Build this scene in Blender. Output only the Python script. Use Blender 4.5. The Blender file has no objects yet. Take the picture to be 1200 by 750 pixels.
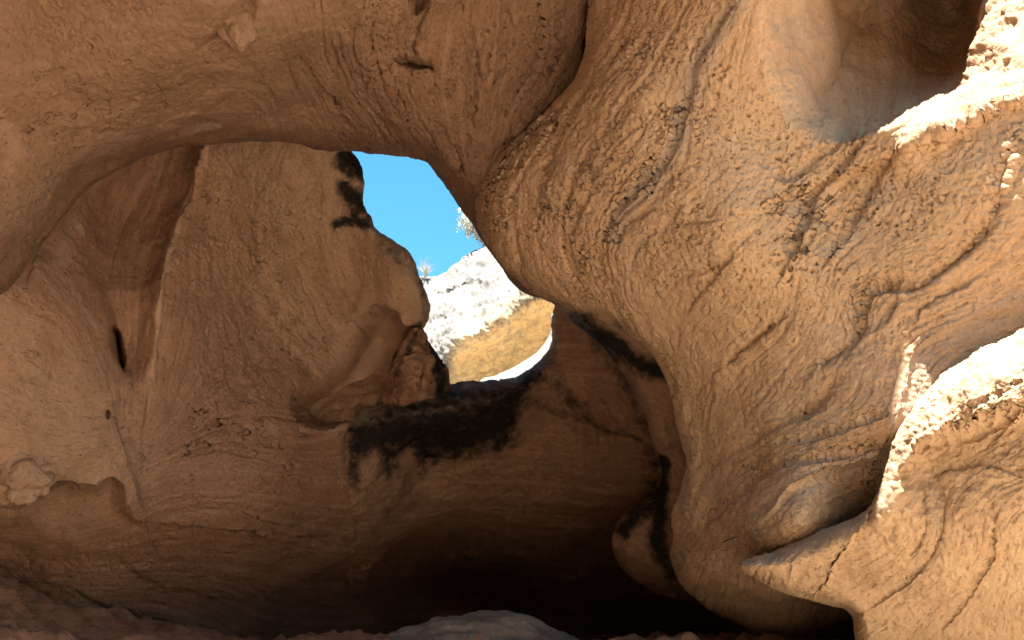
import bpy, math, random
import numpy as np

RES = 1.5                      # vertex spacing of the rock surfaces, in photo pixels
R = math.radians
random.seed(7)
rng = np.random.default_rng(7)

scene = bpy.context.scene
col = scene.collection

# ------------------------------------------------------------------ camera frame
PITCH = R(20); HF = R(60); W0, H0 = 1200.0, 750.0
FX = (W0 / 2) / math.tan(HF / 2)
CAM = np.array([0.0, 0.0, 1.6])
FWD = np.array([0, math.cos(PITCH), math.sin(PITCH)])
RGT = np.array([1.0, 0, 0])
UPV = np.array([0, -math.sin(PITCH), math.cos(PITCH)])

def at(u, v, d):
    """photo pixel + distance -> point in the world"""
    u = np.asarray(u, float); v = np.asarray(v, float); d = np.asarray(d, float)
    return (CAM + d[..., None] * (FWD + ((u - 600) / FX)[..., None] * RGT - ((v - 375) / FX)[..., None] * UPV))

# ------------------------------------------------------------------ noise
def _hash(ix, iy, iz, seed):
    h = (ix.astype(np.uint32) * np.uint32(374761393) + iy.astype(np.uint32) * np.uint32(668265263)
         + iz.astype(np.uint32) * np.uint32(2147483647 - 58) + np.uint32(seed * 974711 & 0xffffffff))
    h = (h ^ (h >> np.uint32(13))) * np.uint32(1274126177)
    h = (h ^ (h >> np.uint32(16))) * np.uint32(2246822519)
    return h ^ (h >> np.uint32(15))

def perlin(p, seed=0):
    p = np.asarray(p, np.float64)
    i = np.floor(p).astype(np.int64); f = p - i
    w = f * f * f * (f * (f * 6 - 15) + 10)
    out = np.zeros(p.shape[:-1])
    for dx in (0, 1):
        for dy in (0, 1):
            for dz in (0, 1):
                h = _hash(i[..., 0] + dx, i[..., 1] + dy, i[..., 2] + dz, seed)
                gx = ((h & 1023) / 511.5 - 1); gy = (((h >> 10) & 1023) / 511.5 - 1); gz = (((h >> 20) & 1023) / 511.5 - 1)
                dot = gx * (f[..., 0] - dx) + gy * (f[..., 1] - dy) + gz * (f[..., 2] - dz)
                wx = w[..., 0] if dx else 1 - w[..., 0]
                wy = w[..., 1] if dy else 1 - w[..., 1]
                wz = w[..., 2] if dz else 1 - w[..., 2]
                out += dot * wx * wy * wz
    return out * 1.4

def fbm(p, octv=4, seed=0, gain=0.5, lac=2.03):
    a = 1.0; s = 0; q = np.asarray(p, float)
    for k in range(octv):
        s = s + a * perlin(q, seed + k * 17); q = q * lac + 3.7; a *= gain
    return s

def worley(p, seed=0, jit=0.9):
    """F1 and F2 distances"""
    i = np.floor(p).astype(np.int64); f = p - i
    f1 = np.full(p.shape[:-1], 9.0); f2 = f1.copy()
    for dx in (-1, 0, 1):
        for dy in (-1, 0, 1):
            for dz in (-1, 0, 1):
                h = _hash(i[..., 0] + dx, i[..., 1] + dy, i[..., 2] + dz, seed)
                ox = dx + 0.5 + jit * ((h & 1023) / 1023 - 0.5); oy = dy + 0.5 + jit * (((h >> 10) & 1023) / 1023 - 0.5)
                oz = dz + 0.5 + jit * (((h >> 20) & 1023) / 1023 - 0.5)
                d = (ox - f[..., 0]) ** 2 + (oy - f[..., 1]) ** 2 + (oz - f[..., 2]) ** 2
                n = d < f1
                f2 = np.where(n, f1, np.minimum(f2, d)); f1 = np.where(n, d, f1)
    return np.sqrt(f1), np.sqrt(f2)

def sst(a, b, x):
    t = np.clip((x - a) / (b - a), 0, 1); return t * t * (3 - 2 * t)

# ------------------------------------------------------------------ plane geometry
def smooth_line(pts, closed=False, n=6):
    P = np.array(pts, float); m = len(P)
    out = []
    rngk = range(m if closed else m - 1)
    for k in rngk:
        if closed:
            p0, p1, p2, p3 = P[(k - 1) % m], P[k], P[(k + 1) % m], P[(k + 2) % m]
        else:
            p0, p1, p2, p3 = P[max(k - 1, 0)], P[k], P[k + 1], P[min(k + 2, m - 1)]
        for t in np.linspace(0, 1, n, endpoint=False):
            out.append(0.5 * ((2 * p1) + (-p0 + p2) * t + (2 * p0 - 5 * p1 + 4 * p2 - p3) * t * t + (-p0 + 3 * p1 - 3 * p2 + p3) * t ** 3))
    if not closed: out.append(P[-1])
    return np.array(out)

def seg_dist(U, V, L, closed=False):
    sh = U.shape; u = U.ravel(); v = V.ravel()
    best = np.full(u.shape, 1e12)
    m = len(L)
    for k in range(m if closed else m - 1):
        a = L[k]; b = L[(k + 1) % m]
        d = b - a; ll = d @ d
        if ll < 1e-9: continue
        t = np.clip(((u - a[0]) * d[0] + (v - a[1]) * d[1]) / ll, 0, 1)
        q = (u - a[0] - t * d[0]) ** 2 + (v - a[1] - t * d[1]) ** 2
        np.minimum(best, q, out=best)
    return np.sqrt(best).reshape(sh)

def inside(U, V, L):
    c = np.zeros(U.shape, bool); m = len(L)
    for k in range(m):
        a = L[k]; b = L[(k + 1) % m]
        if a[1] == b[1]: continue
        cr = ((a[1] > V) != (b[1] > V)) & (U < (b[0] - a[0]) * (V - a[1]) / (b[1] - a[1]) + a[0])
        c ^= cr
    return c

def sdf(U, V, poly, sm=True):
    L = smooth_line(poly, True) if sm else np.array(poly, float)
    d = seg_dist(U, V, L, True)
    return np.where(inside(U, V, L), d, -d)

class TPS:
    """thin-plate surface through control points (u, v, value)"""
    def __init__(s, pts, lam=0.0):
        A = np.array(pts, float); s.p = A[:, :2] / 100.0; y = A[:, 2]; n = len(A)
        r = np.linalg.norm(s.p[:, None] - s.p[None], axis=2)
        K = np.where(r > 0, r * r * np.log(r + 1e-12), 0) + lam * np.eye(n)
        Q = np.hstack([np.ones((n, 1)), s.p])
        M = np.block([[K, Q], [Q.T, np.zeros((3, 3))]])
        s.w = np.linalg.solve(M, np.concatenate([y, np.zeros(3)]))
    def __call__(s, U, V):
        u = U / 100.0; v = V / 100.0; n = len(s.p)
        o = s.w[n] + s.w[n + 1] * u + s.w[n + 2] * v
        for k in range(n):
            r2 = (u - s.p[k, 0]) ** 2 + (v - s.p[k, 1]) ** 2
            o = o + s.w[k] * 0.5 * r2 * np.log(r2 + 1e-12)
        return o

def idw(U, V, pts, k=1):
    if np.isscalar(pts): return np.full(U.shape, float(pts))
    num = 0; den = 0
    for q in pts:
        w = 1.0 / ((U - q[0]) ** 2 + (V - q[1]) ** 2 + 400) ** 1.5
        num = num + w * q[1 + k]; den = den + w
    return num / den

def lines_pts(lines):
    """[(value, [pts])] -> control points for a bedding field"""
    out = []
    for val, L in lines:
        S = smooth_line(L, False, 2)
        out += [(p[0], p[1], val) for p in S]
    return out

# ------------------------------------------------------------------ mesh helpers
def link(o, parent=None):
    col.objects.link(o)
    if parent is not None: o.parent = parent
    return o

def mesh_obj(name, verts, faces, mat, parent=None, attrs=None, smooth=True):
    me = bpy.data.meshes.new(name)
    verts = np.asarray(verts, np.float32)
    me.vertices.add(len(verts)); me.vertices.foreach_set('co', verts.ravel())
    if isinstance(faces, np.ndarray):
        n = len(faces); k = faces.shape[1]
        me.loops.add(n * k); me.loops.foreach_set('vertex_index', faces.astype(np.int32).ravel())
        me.polygons.add(n); me.polygons.foreach_set('loop_start', np.arange(0, n * k, k, dtype=np.int32))
    else:
        li = [i for f in faces for i in f]; st = np.cumsum([0] + [len(f) for f in faces])[:-1]
        me.loops.add(len(li)); me.loops.foreach_set('vertex_index', np.array(li, np.int32))
        me.polygons.add(len(faces)); me.polygons.foreach_set('loop_start', np.array(st, np.int32))
    me.update(calc_edges=True); me.validate()
    me.polygons.foreach_set('use_smooth', np.full(len(me.polygons), smooth, bool))
    for k, a in (attrs or {}).items():
        at_ = me.attributes.new(k, 'FLOAT', 'POINT'); at_.data.foreach_set('value', np.asarray(a, np.float32))
    me.materials.append(mat)
    return link(bpy.data.objects.new(name, me), parent)

def tag(o, label=None, cat=None, group=None, kind=None):
    if label: o['label'] = label
    if cat: o['category'] = cat
    if group: o['group'] = group
    if kind: o['kind'] = kind
    return o

def axis(lo, hi, f0, f1, step):
    """dense inside the picture, growing coarser outside it"""
    a = list(np.arange(max(lo, f0), min(hi, f1) + step, step))
    x = a[-1]; s = step
    while x < hi: s = min(s * 1.35, 30); x += s; a.append(x)
    x = a[0]; s = step
    while x > lo: s = min(s * 1.35, 30); x -= s; a.insert(0, x)
    return np.array(a)

class Rock:
    """a rock face: outline, distance field, carved hollows, grooves, then displaced along its normal"""
    def __init__(s, outline, ctrl, roll=40, rollm=0.4, wob=2.0, step=None, seed=1):
        s.outline = outline; s.seed = seed
        P = np.array(outline, float)
        st = step or RES
        ua = axis(P[:, 0].min() - 3, P[:, 0].max() + 3, -30, 1230, st)
        va = axis(P[:, 1].min() - 3, P[:, 1].max() + 3, -30, 780, st)
        s.U, s.V = np.meshgrid(ua, va)
        uv = np.stack([s.U / 40, s.V / 40, np.full(s.U.shape, seed * 3.1)], -1)
        s.nz = fbm(uv, 4, seed)                       # image-scale wobble reused for ragged edges
        s.nz2 = fbm(uv * 3.1 + 9, 3, seed + 5)
        s.nz3 = fbm(uv * 5.7 + 31, 2, seed + 9)
        S = sdf(s.U, s.V, outline) + wob * s.nz
        s.S = S
        gv, gu = np.gradient(S, va, ua)
        gl = np.sqrt(gu * gu + gv * gv) + 1e-6
        s.gu = gu / gl; s.gv = gv / gl
        ins = S > 0
        pad = np.pad(ins, 1)
        near = np.zeros_like(ins)
        for a in (0, 1, 2):
            for b in (0, 1, 2):
                near |= pad[a:a + ins.shape[0], b:b + ins.shape[1]]
        s.proj = near & ~ins; s.ins = ins
        mv = np.where(s.proj, np.clip(-S, 0, 1e9), 0)
        s.U0, s.V0 = s.U, s.V
        s.U = s.U + s.gu * mv; s.V = s.V + s.gv * mv
        s.Sc = np.maximum(S, 0)
        s.D = TPS(ctrl)(s.U, s.V)
        w = idw(s.U, s.V, roll, 1) if not np.isscalar(roll) else np.full(s.U.shape, float(roll))
        m = idw(s.U, s.V, roll, 2) if not np.isscalar(roll) else np.full(s.U.shape, float(rollm))
        t = 1 - np.minimum(s.Sc, w) / w
        s.D = s.D + m * (1 - np.sqrt(np.maximum(1 - t * t, 0)))
        s.at = {k: np.zeros(s.U.shape) for k in ('bed', 'pit', 'var', 'pat_sheen', 'tin', 'dus_sun', 'wet')}
        s.pos()
    def pos(s):
        s.P = at(s.U, s.V, s.D)
    def carve(s, poly, amt, w=30, lip=0.0, lipw=30, wob=3.0, p=1.0):
        S = sdf(s.U, s.V, poly) + wob * s.nz
        w = idw(s.U, s.V, w, 1) if not np.isscalar(w) else w
        p = 1 + sst(40, 110, w) if not np.isscalar(w) else p
        s.D = s.D + np.where(S > 0, amt * (1 - np.exp(-(np.maximum(S, 0) / w) ** p)) + lip, lip * np.exp(-np.maximum(-S, 0) / lipw))
        s.pos(); return S
    def signed(s, L, U, V):
        best = np.full(U.shape, 1e12); sg = np.zeros(U.shape)
        for k in range(len(L) - 1):
            a = L[k]; d = L[k + 1] - a; ll = d @ d
            if ll < 1e-9: continue
            t = np.clip(((U - a[0]) * d[0] + (V - a[1]) * d[1]) / ll, 0, 1)
            q = (U - a[0] - t * d[0]) ** 2 + (V - a[1] - t * d[1]) ** 2
            n = q < best
            cr = d[0] * (V - a[1]) - d[1] * (U - a[0])
            best = np.where(n, q, best); sg = np.where(n, np.sign(cr), sg)
        return np.sqrt(best) * sg
    def groove(s, line, amt, w=4, wob=2.5):
        L = smooth_line(line, False, 5)
        box = (s.U > L[:, 0].min() - 12 * w - 9) & (s.U < L[:, 0].max() + 12 * w + 9) & (s.V > L[:, 1].min() - 12 * w - 9) & (s.V < L[:, 1].max() + 12 * w + 9)
        r = np.where(box.any(1))[0]; c = np.where(box.any(0))[0]
        if len(r) == 0 or len(c) == 0: return
        sl = (slice(r[0], r[-1] + 1), slice(c[0], c[-1] + 1))
        U = s.U[sl] + wob * (s.nz2[sl] + .5 * s.nz3[sl]); V = s.V[sl] + wob * (s.nz[sl] + .5 * s.nz3[sl])
        x = s.signed(L, U, V)
        e = np.minimum(np.hypot(U - L[0][0], V - L[0][1]), np.hypot(U - L[-1][0], V - L[-1][1]))
        g = np.where(x > 0, np.exp(-x / (2.2 * w)), np.exp(-(x / (0.55 * w)) ** 2))
        g *= amt * 1.25 * np.clip(0.8 + 0.35 * s.nz3[sl], 0.3, 1.2) * sst(-4, 14, e)
        s.D[sl] += g; s.pos()
    def dots(s, line, n, off, rad, depth, seed):
        """weathered holes scattered beside a line"""
        rr = np.random.default_rng(seed); L = smooth_line(line, False, 8)
        seen = []
        for _ in range(n * 3):
            k = rr.integers(0, len(L) - 1); d = L[k + 1] - L[k]; d = d / (np.linalg.norm(d) + 1e-6)
            o = rr.uniform(*off); c = L[k] + rr.uniform(0, 8) * d + o * np.array([-d[1], d[0]])
            if s.S.shape and c[0] < L[k][0] and off[0] > 0: c = L[k] + o * np.array([d[1], -d[0]])
            r = rad[0] + (rad[1] - rad[0]) * rr.uniform() ** 2
            if len(seen) >= n or any((c[0] - q_[0]) ** 2 + (c[1] - q_[1]) ** 2 < (2.1 * (r + q_[2])) ** 2 for q_ in seen): continue
            seen.append((c[0], c[1], r)); a = rr.uniform(0.7, 1.6)
            sl = (slice(*np.searchsorted(s.V0[:, 0], (c[1] - 14, c[1] + 14))), slice(*np.searchsorted(s.U0[0], (c[0] - 14, c[0] + 14))))
            q = np.hypot((s.U[sl] - c[0]) * a, s.V[sl] - c[1]) / r
            s.D[sl] += depth * r / 3 * 1.6 * sst(1.25, 0.55, q)
        s.pos()
    def step(s, line, amt, w=3, run=60, side=1, wob=4.0):
        """a ledge: on one side of the line the face stands back, easing out over «run»"""
        L = smooth_line(line, False, 6)
        U = s.U + wob * s.nz; V = s.V + wob * s.nz2
        best = np.full(U.shape, 1e12); sg = np.zeros(U.shape)
        for k in range(len(L) - 1):
            a = L[k]; d = L[k + 1] - a; ll = d @ d
            tr = ((U - a[0]) * d[0] + (V - a[1]) * d[1]) / ll
            t = np.clip(tr, 0, 1)
            q = (U - a[0] - t * d[0]) ** 2 + (V - a[1] - t * d[1]) ** 2
            n = q < best
            cr = d[0] * (V - a[1]) - d[1] * (U - a[0])
            best = np.where(n, q, best); sg = np.where(n, np.sign(cr), sg)
        x = np.sqrt(best) * sg * side
        # fade at the ends
        e = np.minimum(np.hypot(U - L[0][0], V - L[0][1]), np.hypot(U - L[-1][0], V - L[-1][1]))
        f = np.where(x > 0, (1 - np.exp(-x / w)) * np.exp(-x / run), 0) * sst(0, run, e + 0.25 * run)
        s.D = s.D + amt * f; s.pos()
    def stroke(s, key, line, w, val=1.0, wob=6.0, closed=False, soft=None):
        """paint an attribute along a line (width w) or inside a closed outline"""
        U = s.U + wob * s.nz; V = s.V + wob * s.nz2
        if closed:
            S = sdf(U, V, line); so = soft or w
            m = sst(-so, so, S)
        else:
            m = np.exp(-(seg_dist(U, V, smooth_line(line, False, 4)) / w) ** 2)
        s.at[key] = np.maximum(s.at[key], m * val)
    def fill(s, key, pts):
        s.at[key] = np.clip(TPS(pts)(s.U, s.V), 0, 1)
    def bed(s, lines, lam=0.02):
        s.at['bed'] = TPS(lines_pts(lines), lam)(s.U, s.V)
    def normal(s):
        P0 = at(s.U0, s.V0, s.D)
        a = np.gradient(P0, axis=1); b = np.gradient(P0, axis=0)
        n = np.cross(a, b); n /= np.linalg.norm(n, axis=-1, keepdims=True) + 1e-9
        flip = (n * (P0 - CAM)).sum(-1) > 0
        n[flip] *= -1
        return n
    def displace(s, h, edge=3.0):
        """h in metres, outward"""
        s.P = s.P + s.normal() * (h * (0.35 + 0.65 * sst(0, edge, s.Sc)))[..., None]
    def build(s, name, mat, parent=None, thick=1.5, inward=50):
        ny, nx = s.U.shape
        idx = np.arange(ny * nx).reshape(ny, nx)
        q = np.stack([idx[:-1, :-1], idx[1:, :-1], idx[1:, 1:], idx[:-1, 1:]], -1).reshape(-1, 4)
        insf = s.ins.ravel(); keepv = (s.ins | s.proj).ravel()
        ok = insf[q].any(1) & keepv[q].all(1)
        q = q[ok]
        used = np.zeros(ny * nx, bool); used[q.ravel()] = True
        remap = np.cumsum(used) - 1
        V = s.P.reshape(-1, 3)[used]; q = remap[q]
        # boundary edges
        e = np.concatenate([q[:, [0, 1]], q[:, [1, 2]], q[:, [2, 3]], q[:, [3, 0]]])
        key = np.sort(e, 1); key = key[:, 0].astype(np.int64) * len(V) + key[:, 1]
        uq, inv, cnt = np.unique(key, return_inverse=True, return_counts=True)
        be = e[cnt[inv] == 1]
        bv = np.unique(be); loc = np.full(len(V), -1); loc[bv] = np.arange(len(bv))
        U = s.U.ravel()[used][bv]; Vv = s.V.ravel()[used][bv]; D = s.D.ravel()[used][bv]
        gu = s.gu.ravel()[used][bv]; gv = s.gv.ravel()[used][bv]
        rings = [V]; faces = [q]; prev = bv; base = len(V)
        ats = {k: [a.ravel()[used]] for k, a in s.at.items()}
        base_pt = V[bv]; c0 = at(U, Vv, D)
        for t, o in ((0.06, 0.02), (0.2, 0.12), (0.5, 0.45), (1.0, 1.0)):
            new = at(U + gu * inward * o, Vv + gv * inward * o, D + thick * t) + (base_pt - c0) * (1 - t)
            ni = base + np.arange(len(bv))
            faces.append(np.stack([be[:, 1], be[:, 0], ni[loc[be[:, 0]]], ni[loc[be[:, 1]]]], -1) if prev is bv
                         else np.stack([prev[loc[be[:, 1]]], prev[loc[be[:, 0]]], ni[loc[be[:, 0]]], ni[loc[be[:, 1]]]], -1))
            rings.append(new); prev = ni; base += len(bv)
            for k in ats: ats[k].append(ats[k][0][bv])
        VV = np.concatenate(rings); FF = np.concatenate(faces)
        return mesh_obj(name, VV, FF, mat, parent, {k: np.concatenate(a) for k, a in ats.items()})

# ------------------------------------------------------------------ rock relief recipes
def relief(rk, strata=0.02, sfreq=3.0, pits=0.02, psize=0.045, rough=0.02, big=0.06, seed=3, saw=0.3, grain=0.007, dash=1.0, flow=0.0, flowh=0.02):
    P = rk.P
    bed = rk.at['bed']
    h = big * fbm(P * 1.1, 3, seed)
    h += rough * fbm(P * 5.0, 4, seed + 1, 0.55)
    h += grain * fbm(P * 30.0, 3, seed + 2, 0.7)
    wb = bed * sfreq + 0.30 * fbm(P * 2.3, 3, seed + 2)
    al = P[..., 0] - 0.4 * P[..., 1]; az = P[..., 2] + 0.3 * P[..., 1]
    brk = np.clip(0.45 + 1.1 * fbm(P * 2.6, 3, seed + 6), 0, 1.4)
    # a few long cracks between beds
    sc = perlin(np.stack([wb, al * 0.8, az * 0.8], -1), seed + 4)
    sm = 0.25 + 0.75 * np.clip(rk.at['pit'] * 1.3, 0, 1)
    h -= sm * strata * 1.5 * brk * sst(0.07, 0.015, np.abs(sc + 0.05 * fbm(P * 9, 2, seed + 21)))
    sc2 = perlin(np.stack([wb * 2.3 + 7, al * 1.1, az * 1.1], -1), seed + 24) + 0.05 * fbm(P * 12, 2, seed + 25)
    h -= sm * strata * 0.8 * np.clip(0.3 + 1.4 * fbm(P * 2.1 + 5, 3, seed + 26), 0, 1.2) * sst(0.055, 0.012, np.abs(sc2))
    # stepped bed edges, only here and there
    sw = wb * 0.7 + 0.3 * fbm(P * 1.7 + 3, 3, seed + 15) + 0.08 * fbm(P * 11, 2, seed + 22)
    fr = sw - np.floor(sw)
    h += sm * strata * saw * (fr * sst(1.0, 0.90, fr) - 0.4) * np.clip(1.6 * fbm(P * 1.5 + 20, 3, seed + 16) + 0.3, 0, 1.2)
    if flow:
        fl = bed * flow + 0.16 * fbm(P * 2.0 + 30, 3, seed + 30) + 0.05 * fbm(P * 9, 2, seed + 31)
        fr = fl - np.floor(fl); k = np.floor(fl)
        on = np.clip(0.35 + 1.5 * fbm(np.stack([k * 3.7, al * 0.6, az * 0.6], -1), 2, seed + 32), 0, 1.2) * (0.35 + 0.75 * np.clip(rk.at['pit'], 0, 1))
        h -= flowh * on * (np.exp(-fr * 9) + np.exp(-(1 - fr) * 60) * .8) * np.clip(.8 + .7 * fbm(P * 14, 2, seed + 33), .2, 1.3)
    # short ragged ledges lying along the beds, two sizes
    amp = np.clip(0.75 + 0.9 * fbm(P * 1.9 + 8, 3, seed + 12), 0.1, 1.4) * (0.45 + 0.7 * np.clip(rk.at['pit'], 0, 1))
    d1 = perlin(np.stack([wb * 3.0, al * 9, az * 9], -1), seed + 5) + 0.5 * fbm(P * 18, 2, seed + 7)
    h -= dash * strata * 0.6 * 1.25 * sst(0.44, 0.58, d1) * amp
    d2 = perlin(np.stack([wb * 6.0, al * 17, az * 17], -1), seed + 13) + 0.3 * perlin(P * 34, seed + 14)
    h -= dash * strata * 0.5 * 1.2 * sst(0.36, 0.50, d2) * amp
    if pits > 0 and rk.at['pit'].max() > 0.01:
        pm = np.clip(rk.at['pit'] * 1.15, 0, 1) * np.clip(0.55 + 1.3 * fbm(P * 2.2, 3, seed + 8), 0, 1.2)
        Q = P + 0.03 * np.stack([perlin(P * 12 + k * 7.7, seed + 9) for k in range(3)], -1)
        Q = Q / psize
        Q[..., 0] = Q[..., 0] * 0.8 + wb * 0.5
        f1, f2 = worley(Q, seed + 10)
        rad = 0.17 + 0.30 * perlin(P * 6.0, seed + 18)
        h -= pits * pm * sst(rad + 0.10, rad - 0.08, f1) * (rad > 0.05)
        g1, g2 = worley(Q * 2.05 + 4.4, seed + 11)
        r2 = 0.14 + 0.30 * perlin(P * 9.0, seed + 19)
        h -= pits * 0.55 * pm * sst(r2 + 0.14, r2 - 0.1, g1) * (r2 > 0.03)
    h += getattr(rk, 'extra', 0)
    rk.displace(h)

# ------------------------------------------------------------------ materials
class N:
    def __init__(s, mat):
        s.t = mat.node_tree; s.n = s.t.nodes; s.l = s.t.links
    def new(s, typ, **kw):
        n = s.n.new(typ)
        for k, v in kw.items(): setattr(n, k, v)
        return n
    def link(s, a, b): s.l.new(a, b)
    def val(s, x, sock):
        if isinstance(x, (int, float)): sock.default_value = x
        elif isinstance(x, tuple): sock.default_value = x if len(x) == 4 or sock.type == 'VECTOR' else (*x, 1)
        else: s.link(x, sock)
    def math(s, op, a, b=0.0, c=None, clamp=False):
        n = s.new('ShaderNodeMath', operation=op); n.use_clamp = clamp
        s.val(a, n.inputs[0]); s.val(b, n.inputs[1])
        if c is not None: s.val(c, n.inputs[2])
        return n.outputs[0]
    def mix(s, f, a, b, mode='MIX'):
        n = s.new('ShaderNodeMix', data_type='RGBA', blend_type=mode); n.clamp_factor = True
        s.val(f, n.inputs[0]); s.val(a, n.inputs[6]); s.val(b, n.inputs[7])
        return n.outputs[2]
    def noise(s, vec, scale, detail=4, rough=0.55, dim='3D', w=None, dist=0.0):
        n = s.new('ShaderNodeTexNoise', noise_dimensions=dim)
        n.inputs['Scale'].default_value = scale; n.inputs['Detail'].default_value = detail; n.inputs['Roughness'].default_value = rough
        n.inputs['Distortion'].default_value = dist
        if vec is not None and 'Vector' in n.inputs and dim != '1D': s.link(vec, n.inputs['Vector'])
        if w is not None: s.val(w, n.inputs['W'])
        return n.outputs['Fac']
    def ramp(s, x, lo, hi):
        n = s.new('ShaderNodeMapRange', interpolation_type='SMOOTHSTEP')
        s.val(x, n.inputs[0]); s.val(lo, n.inputs[1]); s.val(hi, n.inputs[2])
        return n.outputs[0]
    def attr(s, name):
        return s.new('ShaderNodeAttribute', attribute_name=name).outputs['Fac']

def new_mat(name):
    m = bpy.data.materials.new(name); m.use_nodes = True
    return m, N(m), m.node_tree.nodes['Principled BSDF']

def sandstone(name, tan, red, pale, grain=1.0, bands=5.0, pitbump=1.0):
    m, n, bs = new_mat(name)
    co = n.new('ShaderNodeNewGeometry').outputs['Position']
    bed, pit, var, pat_sheen, tin, dus_sun = [n.attr(k) for k in ('bed', 'pit', 'var', 'pat_sheen', 'tin', 'dus_sun')]
    big = n.noise(co, 0.9, 4, 0.6)
    mid = n.noise(co, 4.5, 5, 0.62)
    fine = n.noise(co, 38, 4, 0.65)
    grit = n.noise(co, 150, 3, 0.7)
    # bedding: along the attribute, warped
    wv = n.math('ADD', n.math('MULTIPLY', bed, bands), n.math('MULTIPLY', mid, 1.0))
    lay = n.noise(co, 1.0, 3, 0.6, '1D', w=wv)
    c = n.mix(n.ramp(n.math('ADD', tin, n.math('MULTIPLY', n.math('SUBTRACT', big, 0.5), 1.1)), 0.15, 0.85), tan, red)
    c = n.mix(n.math('MULTIPLY', n.ramp(lay, 0.42, 0.68), 0.30), c, pale)
    c = n.mix(n.math('MULTIPLY', n.ramp(mid, 0.52, 0.74), 0.42), c, tuple(x * 0.66 for x in red))
    c = n.mix(n.math('MULTIPLY', n.ramp(fine, 0.55, 0.75), 0.25), c, pale)
    c = n.mix(n.math('MULTIPLY', n.ramp(fine, 0.5, 0.28), 0.35), c, tuple(x * 0.6 for x in red))
    spk = n.noise(co, 75, 2, 0.6)
    c = n.mix(n.math('MULTIPLY', n.ramp(spk, 0.60, 0.70), 0.45), c, pale)
    c = n.mix(n.math('MULTIPLY', n.ramp(n.noise(co, 52, 2, 0.6), 0.62, 0.70), n.math('ADD', 0.35, n.math('MULTIPLY', pit, 0.3))), c, tuple(x * 0.42 for x in red))
    c = n.mix(n.math('MULTIPLY', n.ramp(n.noise(co, 2.2, 5, 0.7, dist=0.6), 0.50, 0.66), 0.35), c, tuple(x * 0.78 for x in red))
    # dust and pale bloom, plus painted sun glare on the crests
    dm = n.math('MULTIPLY', n.ramp(n.math('ADD', dus_sun, n.math('MULTIPLY', n.math('SUBTRACT', mid, 0.5), 1.2)), 0.3, 0.8), 0.75)
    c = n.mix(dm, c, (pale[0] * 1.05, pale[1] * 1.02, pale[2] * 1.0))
    # grey lichen patina, and the sheen painted on the sill's rim
    pm = n.math('MULTIPLY', n.ramp(n.math('ADD', pat_sheen, n.math('MULTIPLY', n.math('SUBTRACT', n.noise(co, 16, 5, 0.7), 0.5), 1.3)), 0.3, 0.75), 0.55)
    c = n.mix(pm, c, (0.30, 0.245, 0.20))
    # black desert varnish
    vn = n.noise(co, 7.0, 6, 0.72)
    vm = n.ramp(n.math('ADD', var, n.math('MULTIPLY', n.math('SUBTRACT', vn, 0.5), 1.5)), 0.22, 0.92)
    mp = n.new('ShaderNodeMapping'); mp.inputs['Scale'].default_value = (0.8, 1, 1.2); n.link(co, mp.inputs[0])
    vcol = n.mix(n.ramp(n.math('ADD', n.noise(mp.outputs[0], 14, 6, 0.75), n.math('MULTIPLY', pat_sheen, 0.28)), 0.54, 0.86), (0.018, 0.014, 0.012), (0.13, 0.098, 0.078))  # varnish lightened where the sill's sheen is painted
    c = n.mix(vm, c, vcol)
    n.link(c, bs.inputs['Base Color'])
    bs.inputs['Roughness'].default_value = 0.92
    n.val(n.math('SUBTRACT', 0.92, n.math('MULTIPLY', vm, 0.15)), bs.inputs['Roughness'])
    bs.inputs['Specular IOR Level'].default_value = 0.12
    # bump: grain, layer edges, pinholes
    vo = n.new('ShaderNodeTexVoronoi'); vo.inputs['Scale'].default_value = 42; n.link(co, vo.inputs['Vector'])
    pin = n.math('MULTIPLY', n.ramp(vo.outputs['Distance'], 0.34, 0.08), n.math('MULTIPLY', n.math('ADD', pit, 0.15), n.ramp(mid, 0.4, 0.6)))
    lay2 = n.noise(co, 1.0, 2, 0.6, '1D', w=n.math('ADD', n.math('MULTIPLY', bed, bands * 5), n.math('MULTIPLY', mid, 5)))
    hgt = n.math('ADD', n.math('MULTIPLY', fine, 0.011), n.math('MULTIPLY', grit, 0.0045))
    hgt = n.math('ADD', hgt, n.math('MULTIPLY', n.math('MULTIPLY', lay2, 0.006), n.ramp(n.noise(co, 6, 3), 0.38, 0.62)))
    sp = n.new('ShaderNodeSeparateXYZ'); n.link(co, sp.inputs[0])
    cb = n.new('ShaderNodeCombineXYZ'); n.link(n.math('MULTIPLY', bed, 14.0), cb.inputs[0])
    n.link(n.math('MULTIPLY', sp.outputs[0], 22.0), cb.inputs[1]); n.link(n.math('MULTIPLY', sp.outputs[2], 22.0), cb.inputs[2])
    ds = n.ramp(n.noise(cb.outputs[0], 1.0, 2, 0.5), 0.63, 0.72)
    hgt = n.math('SUBTRACT', hgt, n.math('MULTIPLY', ds, 0.010))
    hgt = n.math('SUBTRACT', hgt, n.math('MULTIPLY', pin, 0.014 * pitbump))
    bp = n.new('ShaderNodeBump'); bp.inputs['Strength'].default_value = 0.85 * grain; bp.inputs['Distance'].default_value = 1.0
    n.link(hgt, bp.inputs['Height']); n.link(bp.outputs[0], bs.inputs['Normal'])
    return m

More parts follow.
